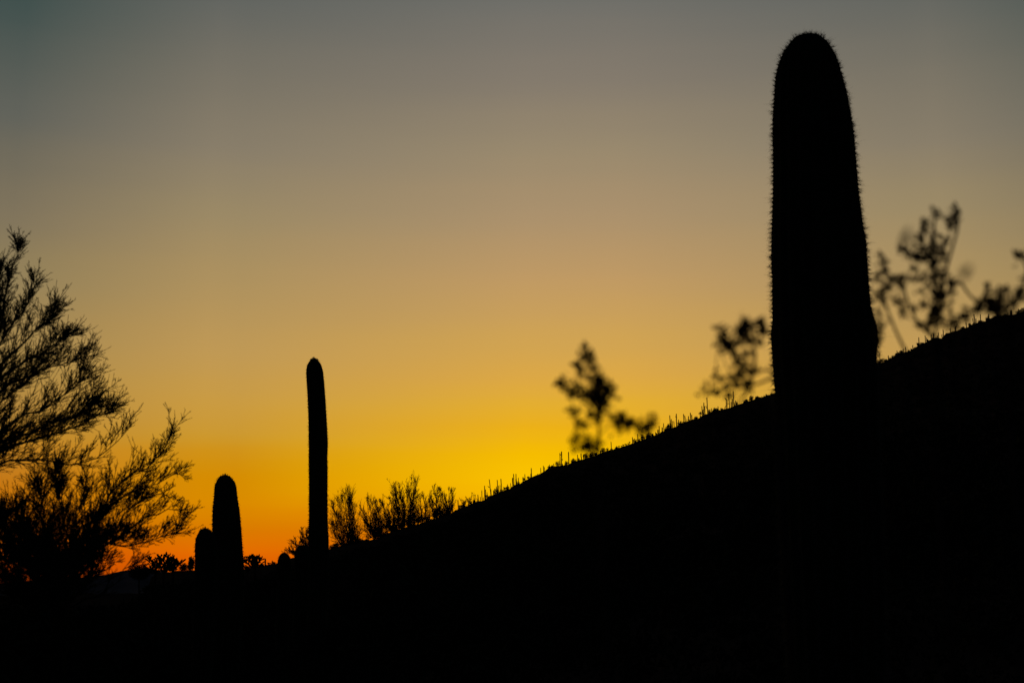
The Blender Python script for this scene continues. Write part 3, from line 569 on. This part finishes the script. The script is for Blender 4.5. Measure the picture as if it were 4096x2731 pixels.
# rounded scrub bushes among them: (x, y top, half width, height, openness)
RB = [(622, 2276, 14, 12, .7), (660, 2272, 16, 12, .7), (700, 2270, 15, 12, .7), (735, 2270, 13, 11, .7), (985, 2266, 10, 10, .8), (1003, 2262, 12, 12, .6), (1040, 2258, 12, 10, .7), (1076, 2249, 8, 7, .7), (1098, 2246, 8, 8, .8),
      (1322, 2178, 18, 16, .8), (1345, 2170, 20, 20, .9), (1372, 2165, 18, 18, .9), (1402, 2152, 20, 22, .9), (1430, 2146, 18, 18, .9), (1470, 2142, 16, 12, .5), (1508, 2128, 18, 26, .9), (1538, 2122, 18, 24, .9), (1572, 2102, 20, 24, .9), (1605, 2092, 20, 24, 1), (1640, 2078, 20, 24, 1), (1672, 2074, 16, 20, .8), (1706, 2066, 16, 20, .9),
      (1738, 2054, 16, 18, .8), (1768, 2044, 13, 18, .9), (1792, 2042, 8, 14, .9),
      (1845, 2019, 16, 12, 1), (1895, 1997, 10, 12, .6), (1945, 1978, 8, 10, .6), (1958, 1983, 10, 12, .7), (1983, 1953, 12, 22, .5), (1993, 1962, 12, 20, .8), (2005, 1955, 8, 20, .5), (2020, 1950, 8, 10, .5), (2030, 1945, 8, 12, 1),
      (2072, 1925, 8, 12, .6), (2092, 1910, 10, 18, .4), (2115, 1905, 10, 10, .6), (2195, 1862, 8, 10, .6), (2208, 1860, 8, 10, .8), (2231, 1842, 12, 22, .45), (2250, 1853, 6, 10, 1), (2266, 1843, 10, 18, .6), (2288, 1832, 11, 22, .9), (2300, 1838, 9, 14, .9),
      (2316, 1826, 9, 20, .6), (2345, 1812, 14, 28, 1), (2368, 1808, 16, 24, 1), (2385, 1808, 9, 18, 1), (2414, 1789, 14, 26, .5), (2430, 1789, 9, 16, .5), (2444, 1794, 8, 10, .8), (2467, 1784, 6, 10, .9), (2540, 1752, 12, 26, .8), (2555, 1756, 8, 14, .8),
      (2571, 1738, 11, 28, .9), (2597, 1724, 16, 34, 1), (2612, 1735, 8, 12, .8), (2626, 1733, 5, 6, 1), (2665, 1705, 12, 22, 1), (2672, 1694, 9, 22, .6), (2682, 1690, 8, 26, 1), (2718, 1679, 13, 26, .45), (2728, 1682, 8, 18, .4), (2787, 1665, 12, 10, .8),
      (2801, 1648, 8, 10, .5), (2838, 1634, 10, 20, .6), (2840, 1648, 9, 12, .7), (2857, 1630, 11, 18, 1), (2868, 1631, 9, 12, 1), (2886, 1632, 9, 10, 1), (2947, 1604, 8, 16, .4), (2978, 1597, 13, 20, .7), (2986, 1594, 8, 14, .7), (3005, 1584, 14, 22, .8),
      (3025, 1584, 12, 14, 1), (3042, 1586, 12, 12, .9), (3075, 1578, 12, 8, .8), (3088, 1572, 9, 8, .8), (3518, 1440, 10, 14, .6), (3536, 1428, 13, 24, .6), (3546, 1437, 8, 14, .7), (3558, 1430, 7, 12, .5), (3573, 1423, 9, 12, .8), (3583, 1414, 8, 12, .7),
      (3594, 1407, 10, 16, .8), (3607, 1402, 11, 12, 1), (3636, 1400, 7, 10, 1), (3648, 1396, 8, 12, 1), (3660, 1386, 9, 14, .8), (3671, 1373, 10, 16, .8), (3685, 1368, 11, 16, .7), (3694, 1370, 7, 12, .8), (3711, 1359, 8, 8, .9), (3733, 1349, 10, 12, 1),
      (3745, 1350, 13, 10, 1), (3790, 1330, 11, 14, 1), (3812, 1324, 12, 16, 1), (3850, 1308, 12, 12, 1), (3880, 1293, 8, 16, 1), (3896, 1290, 9, 10, 1), (3922, 1280, 11, 14, 1), (3950, 1270, 10, 16, .9), (3978, 1263, 9, 10, .8), (3990, 1256, 7, 10, .5), (4020, 1257, 10, 8, 1),
      (4070, 1243, 8, 12, .5), (4080, 1237, 9, 16, .6), (4092, 1234, 10, 18, .8)]
scount = {}
def leafy(name, label, group, x, yt, hw, h, op, q=0.98, dd=None, leafpx=1.5, mat=M_leaf, n0=1.35):
    if dd is None: hw *= 1.2; yt -= 2; h += 3
    if dd is None: g, dd = ridge_point(x, yt + h, q)
    else:
        pp = P(x, yt + h, dd); g = Vector((pp.x, pp.y, ground(pp.x, pp.y)))
    px = dd / F; c = P(x, yt + h * 0.55, dd)
    mb = MB(); n = int(n0 * op * hw * h * 1.4) + 24
    # irregular lobes
    nl = 5; lob = norm(rng.normal(size=(nl, 3))) * np.array([hw * 0.55, hw * 0.5, h * 0.32]) * rng.uniform(0.4, 1, (nl, 1))
    sel_ = rng.integers(0, nl, n)
    pos = lob[sel_] + norm(rng.normal(size=(n, 3))) * rng.uniform(0.2, 1, (n, 1)) ** 0.6 * np.array([hw * 0.5, hw * 0.5, h * 0.36])
    pos = np.array(c) + pos * px
    tri = pos[:, None, :] + rng.normal(size=(n, 3, 3)) * leafpx * px * 0.8
    mb.add(tri.reshape(-1, 3), np.arange(n * 3).reshape(-1, 3), 0)
    low = np.array([g.x, g.y, g.z - 0.2]); m = 6
    ends = pos[rng.integers(0, n, m)]
    pts = np.stack([np.repeat(low[None], m, 0) + rng.normal(size=(m, 3)) * px, low + (ends - low) * 0.5 + rng.normal(size=(m, 3)) * 1.5 * px, ends], 1)
    tubes(mb, pts, np.tile(np.array([0.9, 0.7, 0.4]) * px, (m, 1)), 3, 1)
    o = mb.build(name, [mat, M_shrub], smooth=False, origin=tuple(g)); return tag(o, label, 'bush', group)
for (x, yt, hw, h, op) in RB:
    sg = seg_of(x); scount[sg] = scount.get(sg, 0) + 1
    kind = 'solid dark' if op > 0.85 else 'loose airy' if op < 0.65 else 'ragged'
    leafy('ridge_bush', f"{kind} {'low' if h < 13 else 'rounded' if h < 20 else 'taller'} skyline bush, {ORD[scount[sg] - 1]} from left {sg}", 'bushes along the hill skyline', x, yt, hw, h, op)

# row of cholla stubs near the middle of the skyline
def cholla(name, label, x, ybase, h, w, dd, levels=4, group=None, joint=9.0, fat=2.6, seedv=0):
    rnd = random.Random(seedv); px = dd / F
    pp = P(x, ybase, dd); g = Vector((pp.x, pp.y, ground(pp.x, pp.y)))
    root = empty(name, g); tag(root, label, 'cholla', group)
    mt = MB(); b = P(x, ybase, dd); tr = smooth_line([Vector((b.x, b.y, min(g.z, b.z - 0.05) - 0.05)), b, b + Vector((0, 0, h * 0.25 * px))], 5)
    tubes(mt, tr[None], (np.linspace(1.3, 1.0, 5) * fat * px)[None], 6); mt.build('trunk', M_shrub, root)
    mj = MB(); segs = []
    def grow(p, dv, lv, ln):
        if lv == 0: return
        for _ in range(rnd.choice([1, 2, 3]) if lv > 1 else rnd.choice([1, 2])):
            nd = (dv + Vector((rnd.gauss(0, 0.62), rnd.gauss(0, 0.5), rnd.gauss(0.28, 0.3)))).normalized()
            l = ln * rnd.uniform(0.6, 1.5); e = p + nd * l
            segs.append((p, e)); grow(e, nd, lv - 1, ln * 0.86)
    p0 = b + Vector((0, 0, h * 0.04 * px))
    for _ in range(6): grow(p0 + Vector((rnd.uniform(-w, w) * 0.42 * px, 0, 0)), Vector((rnd.uniform(-0.8, 0.8), rnd.uniform(-0.4, 0.4), 0.7)).normalized(), levels, joint * px)
    for p, e in segs:
        t = np.array([0, 0.18, 0.5, 0.82, 1.0]); prof = np.array([0.55, 1.0, 1.1, 0.95, 0.25]) * fat * px * 0.62
        A = np.array(p)[None] * (1 - t)[:, None] + np.array(e)[None] * t[:, None]
        tubes(mj, A[None], prof[None], 6)
        n = 14; d = norm(rng.normal(size=(n, 3))); oo = A[rng.integers(1, 4, n)]; tubes(mj, np.stack([oo, oo + d * fat * px * 1.15], 1), np.tile(np.array([0.16, 0.04]) * fat * px * 0.6, (n, 1)), 3)
    tag(mj.build('joints', M_skin, root, smooth=False), kind='stuff')
    return root
for k, (x, yb, h) in enumerate([(2476, 1788, 8), (2486, 1787, 7), (2493, 1783, 8), (2503, 1781, 9), (2513, 1777, 6), (2518, 1772, 8)]):
    g, dd = ridge_point(x, yb); mb = MB()
    b = P(x, yb + 3, dd); px = dd / F; t_ = P(x, yb - h * 0.3, dd)
    tubes(mb, np.array([[tuple(Vector((b.x, b.y, g.z - 0.2))), tuple(t_)]]), np.array([[1.2 * px, 1.0 * px]]), 5, 0)
    for q in range(7):
        e = t_ + Vector((random.gauss(0, 2.8), random.gauss(0, 2.5), random.uniform(0.5, 4.5))) * px
        tubes(mb, smooth_line([t_, t_.lerp(e, 0.6) + Vector((0, 0, -0.6 * px)), e], 4)[None], np.array([[0.8, 1.5, 1.6, 0.6]]) * px, 5, 0)
    tag(mb.build('skyline_cholla', M_skin, origin=tuple(g)), f"tiny stubby cholla, {ORD[k]} from left in the even row of lumps under the blurred bush", 'cholla', 'row of stubby chollas on the skyline')

# chollas and scrub at the foot of the stout saguaro and left of it
cholla('cholla', 'bushy cholla with knobbly joints just right of the stout saguaro', 1020, 2274, 66, 60, 24.0, 4, 'chollas on the low ground', 17, 3.8, 3)
cholla('cholla', 'knobbly dark cholla clump between the round-crowned bush and the short stubby saguaro', 655, 2292, 80, 64, 24.0, 5, 'chollas on the low ground', 19, 3.7, 5)
cholla('cholla', 'small ragged cholla under the right tips of the palo verde, beside the big clump', 622, 2296, 50, 40, 23.5, 3, 'chollas on the low ground', 20, 3.4, 8)
cholla('cholla', 'low cholla between the knobbly clump and the tilted dead stick', 693, 2285, 55, 40, 25.0, 4, 'chollas on the low ground', 10, 5.0, 13)
leafy('low_bush', 'soft dark bush hugging the left side of the short stubby saguaro', 'bushes at the foot of the stout saguaro', 764, 2205, 20, 66, 0.42, dd=17.0, leafpx=3.4)
leafy('low_bush', 'ragged low bush under the tilted dead stick', 'bushes at the foot of the stout saguaro', 735, 2252, 30, 34, 0.5, dd=21.0, leafpx=2.4)
leafy('low_bush', 'low ragged bush at the right foot of the stout saguaro', 'bushes at the foot of the stout saguaro', 988, 2256, 16, 26, 0.6, dd=21.0, leafpx=2.2)
leafy('low_bush', 'tiny ragged bush right of the bushy cholla', 'bushes at the foot of the stout saguaro', 1050, 2248, 14, 20, 0.7, dd=28.0, leafpx=2.0)
mb = MB(); s0 = P(700, 2278, 22); s1 = P(709, 2263, 22); s2 = P(743, 2235, 22)
tubes(mb, smooth_line([s0, s1, s2], 8)[None], np.linspace(0.02, 0.011, 8)[None], 6)
tag(mb.build('dead_stick', M_shrub), 'straight dead stick tilted up to the right left of the short stubby saguaro', 'stick')
# round-crowned bush standing before the distant mountain
g0 = P(558, 2372, 96); gr = empty('round_crowned_tree', (g0.x, g0.y, ground(g0.x, g0.y))); tag(gr, 'small dark tree with a smooth round crown in front of the distant mountain', 'tree')
px = 96 / F; cc = np.array(P(558, 2288, 96)); mb = MB()
tubes(mb, smooth_line([Vector((g0.x, g0.y, gr.location.z - 0.3)), P(556, 2330, 96), P(558, 2290, 96)], 6)[None], np.linspace(3.2, 2.0, 6)[None] * px, 7); mb.build('trunk', M_shrub, gr)
mb = MB(); n = 5200; pos = norm(rng.normal(size=(n, 3))) * rng.uniform(0.1, 1, (n, 1)) ** 0.4 * np.array([41, 38, 29]) * (1 + 0.05 * rng.normal(size=(n, 1)))
tri = (cc + pos * px)[:, None, :] + rng.normal(size=(n, 3, 3)) * 1.7 * px; mb.add(tri.reshape(-1, 3), np.arange(n * 3).reshape(-1, 3)); mb.build('crown', M_leaf, gr, smooth=False)

# ---------------------------------------------------------------- creosote bushes right in front of the lens
def creosote(name, label, d, root_px, clumps, stems, wide=()):
    """clumps: (x, y, size) leaf clusters in the sprays; they are joined by a spanning tree of twigs rooted at root_px"""
    g = P(root_px[0], 2392, d); g.z = ground(g.x, g.y)
    root = empty(name, g); tag(root, label, 'creosote bush', 'creosote bushes close to the lens')
    px = d / F; pts = [P(root_px[0], root_px[1], d)]
    pos = [P(x, y, d + random.gauss(0, 0.05)) for x, y, s in clumps]
    mb = MB()
    tubes(mb, smooth_line([g, g.lerp(pts[0], 0.5) + Vector((0.03, 0.02, 0)), pts[0]], 10)[None], np.linspace(0.007, 0.003, 10)[None], 8)
    for st_ in stems:
        W = [P(x, y, d) for x, y in st_]
        tubes(mb, smooth_line(W, 10)[None], np.linspace(0.0021, 0.0013, 10)[None], 6); pts += W
    mb.build('stem', M_cstem, root)
    # spanning tree
    done = list(pts); todo = list(range(len(pos))); edges = []
    while todo:
        best = min(((pos[i] - q).length, i, k) for i in todo for k, q in enumerate(done))
        edges.append((done[best[2]], pos[best[1]])); done.append(pos[best[1]]); todo.remove(best[1])
    mb = MB()
    for a, b in edges:
        m = a.lerp(b, 0.5) + Vector((random.gauss(0, 3), random.gauss(0, 3), random.gauss(0, 3))) * px
        tubes(mb, smooth_line([a, m, b], 6)[None], np.linspace(0.0008, 0.0005, 6)[None], 5)
    tag(mb.build('twigs', M_cstem, root), kind='stuff')
    # leaves: paired, curved lozenges of about 8 mm
    ml = MB()
    for (x, y, s), p in zip(clumps, pos):
        n = int(s * s / 20) + 4
        q = rng.normal(size=(n, 3)) * 0.6 * s * px
        o = np.array(p) + q; ax = norm(rng.normal(size=(n, 3)) + np.array([0, 0, 0.7])); sd = norm(np.cross(ax, rng.normal(size=(n, 3)))); nn = np.cross(ax, sd)
        ln = rng.uniform(0.0045, 0.0085, (n, 1)); wd = ln * 0.28
        Vv = np.stack([o, o + ax * ln * 0.35 + sd * wd, o + ax * ln * 0.8 + sd * wd * 0.6 + nn * wd * 0.4, o + ax * ln + nn * wd * 0.6, o + ax * ln * 0.8 - sd * wd * 0.6 + nn * wd * 0.4, o + ax * ln * 0.35 - sd * wd], 1)
        ml.add(Vv.reshape(-1, 3), (np.array([[0, 1, 2, 3], [0, 3, 4, 5]])[None] + (np.arange(n) * 6)[:, None, None]).reshape(-1, 4))
    tag(ml.build('leaves', M_cleaf, root), kind='stuff')
    for pts_, w_, dw in wide:
        mb = MB(); W = smooth_line([P(x, y, dw) for x, y in pts_], 8)
        R = np.array([0.5, 0.85, 1, 1, 1, 0.95, 0.7, 0.3]) * w_; tubes(mb, W[None], R[None], 8); mb.build('seed_pod', M_cstem, root)
def conv(lst, x0, y0, s): return [(x0 + a / s, y0 + b / s, c_) for a, b, c_ in lst]
creosote('creosote_bush', 'blurred creosote spray with star-shaped dark centre above the middle of the hill skyline', 1.6, (2395, 1900),
  conv([(590, 740, 34), (560, 700, 30), (620, 780, 26), (520, 740, 24), (640, 690, 28), (590, 840, 22), (600, 640, 22), (610, 560, 22), (590, 490, 20), (650, 560, 14), (540, 370, 16), (510, 290, 14), (450, 260, 22), (410, 290, 16), (440, 150, 14), (500, 225, 12),
        (380, 480, 18), (360, 410, 14), (330, 340, 14), (540, 430, 10), (510, 540, 12), (400, 760, 18), (320, 690, 20), (270, 660, 14), (190, 600, 20), (150, 560, 12), (100, 580, 10), (260, 730, 12), (370, 640, 12), (740, 640, 20), (770, 620, 12), (790, 740, 16), (720, 700, 14),
        (650, 870, 20), (710, 850, 12), (550, 1000, 22), (510, 980, 12), (600, 1060, 12), (300, 920, 16), (310, 980, 18), (360, 1080, 16), (430, 1130, 10), (320, 1280, 18), (300, 1330, 10), (300, 1430, 9), (450, 1360, 26), (500, 1390, 26), (560, 1420, 24), (480, 1320, 14),
        (830, 1010, 16), (850, 1080, 20), (900, 1080, 28), (940, 1100, 20), (1000, 1090, 18), (1070, 1060, 14), (1120, 1150, 16), (1180, 1150, 22), (1230, 1180, 16), (1270, 1000, 16), (1290, 1080, 12), (1250, 1120, 10)], 2200, 1350, 3.136),
  [[(2395, 1900), (2397, 1780), (2394, 1680), (2388, 1600)], [(2393, 1640), (2440, 1655), (2475, 1690), (2540, 1705), (2600, 1730)], [(2388, 1640), (2360, 1600), (2300, 1575), (2240, 1538)]],)
creosote('creosote_bush', 'blurred creosote sprays with leaf clumps immediately left of the giant saguaro', 1.55, (3105, 1700),
  conv([(720, 440, 16), (745, 470, 10), (720, 535, 20), (760, 570, 16), (800, 590, 26), (850, 570, 24), (860, 620, 16), (830, 660, 18), (740, 680, 12), (1000, 400, 20), (970, 340, 14), (1000, 440, 22), (940, 480, 20), (980, 510, 22), (1000, 560, 18), (1035, 375, 16), (1145, 400, 16), (1155, 440, 20),
        (1175, 490, 16), (1140, 360, 10), (900, 430, 9), (1010, 690, 13), (1095, 560, 10), (1160, 590, 9), (890, 700, 10), (920, 760, 12), (910, 810, 9), (960, 860, 16), (1000, 800, 14), (910, 920, 16), (960, 930, 18), (900, 970, 12), (1000, 990, 15), (1040, 1010, 10), (1090, 870, 16), (1075, 900, 9),
        (690, 930, 14), (730, 960, 10), (600, 1090, 18), (690, 1100, 13), (790, 1040, 12), (890, 1050, 12), (1020, 1060, 12), (830, 1150, 10), (850, 940, 10)], 2600, 1150, 2.613),
  [[(3105, 1700), (3130, 1600), (3120, 1500), (3075, 1517), (3000, 1542), (2960, 1500)], [(3110, 1500), (3080, 1480), (3018, 1485)], [(3000, 1542), (2980, 1580), (2945, 1620)], [(2960, 1500), (2955, 1440), (2930, 1400)], [(3000, 1542), (3020, 1430), (3010, 1370), (2985, 1320)], [(3000, 1542), (2920, 1550), (2840, 1568)]])
creosote('creosote_bush', 'blurred creosote bush with upright leafy sprays immediately right of the giant saguaro', 1.7, (3735, 1800),
  conv([(270, 580, 10), (285, 640, 13), (280, 690, 15), (240, 730, 12), (320, 760, 14), (300, 720, 10), (240, 790, 12), (330, 840, 17), (290, 850, 14), (235, 890, 19), (240, 920, 15), (270, 955, 16), (430, 750, 16), (430, 780, 10), (430, 840, 10), (400, 950, 17), (420, 980, 9), (365, 790, 9), (440, 1030, 12), (440, 1080, 10), (235, 1060, 11),
        (230, 1160, 16), (235, 1230, 16), (228, 1290, 12), (715, 200, 8), (720, 245, 12), (625, 310, 17), (640, 300, 10), (620, 370, 12), (580, 425, 15), (700, 390, 14), (710, 450, 17), (790, 430, 10), (800, 490, 13), (570, 470, 15), (440, 525, 14), (500, 560, 18), (560, 590, 18), (600, 530, 18), (600, 610, 17), (650, 570, 26), (690, 580, 28), (720, 540, 20), (740, 620, 18),
        (770, 550, 14), (640, 500, 16), (540, 680, 12), (700, 680, 17), (680, 640, 18), (640, 750, 13), (560, 760, 12), (500, 775, 12), (710, 760, 15), (780, 740, 20), (740, 740, 16), (840, 790, 15), (880, 810, 14), (710, 820, 17), (700, 880, 24), (760, 880, 22), (610, 880, 12), (740, 940, 18), (850, 940, 11), (840, 860, 12), (720, 1010, 24), (760, 1000, 20), (700, 1070, 22), (740, 1090, 20),
        (710, 1150, 15), (600, 1170, 18), (560, 1160, 12), (640, 1130, 13), (650, 1000, 9), (600, 990, 9), (520, 990, 9), (830, 1050, 9), (660, 1190, 9), (880, 165, 10), (903, 215, 12), (880, 270, 18), (840, 270, 12), (895, 300, 12), (850, 350, 11), (845, 300, 10), (780, 1140, 9), (870, 1140, 18), (960, 1080, 17), (900, 1170, 14), (950, 1100, 12), (850, 1170, 14)], 3400, 750, 2.09),
  [[(3735, 1800), (3742, 1400), (3742, 1230), (3738, 1080), (3722, 1000), (3738, 900), (3742, 845)], [(3745, 1200), (3785, 1075), (3815, 970), (3832, 900), (3824, 830)], [(3735, 1700), (3650, 1460), (3600, 1360), (3565, 1280), (3530, 1190)], [(3742, 1350), (3680, 1300), (3640, 1230), (3615, 1150), (3606, 1110)], [(3742, 1230), (3830, 1130), (3870, 1170), (3925, 1230)], [(3700, 1030), (3640, 1010), (3600, 1000)]],
  [([(3608, 995), (3618, 960), (3636, 912)], 0.0022, 0.85), ([(3848, 1115), (3862, 1090), (3880, 1062)], 0.0022, 0.8)])
creosote('creosote_bush', 'blurred creosote sprays at the right edge of the picture, low over the hill skyline', 1.6, (4040, 1700),
  conv([(1140, 825, 13), (1150, 880, 10), (1130, 950, 19), (1150, 970, 14), (1180, 1020, 22), (1100, 1010, 20), (1075, 1000, 12), (1250, 865, 15), (1245, 920, 22), (1260, 980, 26), (1230, 950, 16), (1300, 1020, 18), (1325, 870, 14), (1340, 960, 13), (1330, 1000, 12), (1410, 900, 17), (1400, 930, 12), (1440, 850, 15), (1450, 760, 10), (1445, 950, 9),
        (1400, 585, 15), (1440, 580, 14), (1040, 1020, 12), (960, 1070, 12), (1000, 1030, 10), (1270, 1060, 22), (1200, 1050, 18)], 3400, 750, 2.09),
  [[(4040, 1700), (4035, 1400), (4010, 1260), (3998, 1180)], [(4015, 1290), (3960, 1240), (3920, 1232), (3860, 1268)], [(4035, 1350), (4060, 1230), (4088, 1160), (4110, 1080), (4085, 1028)], [(3960, 1240), (3942, 1190), (3946, 1145)]])
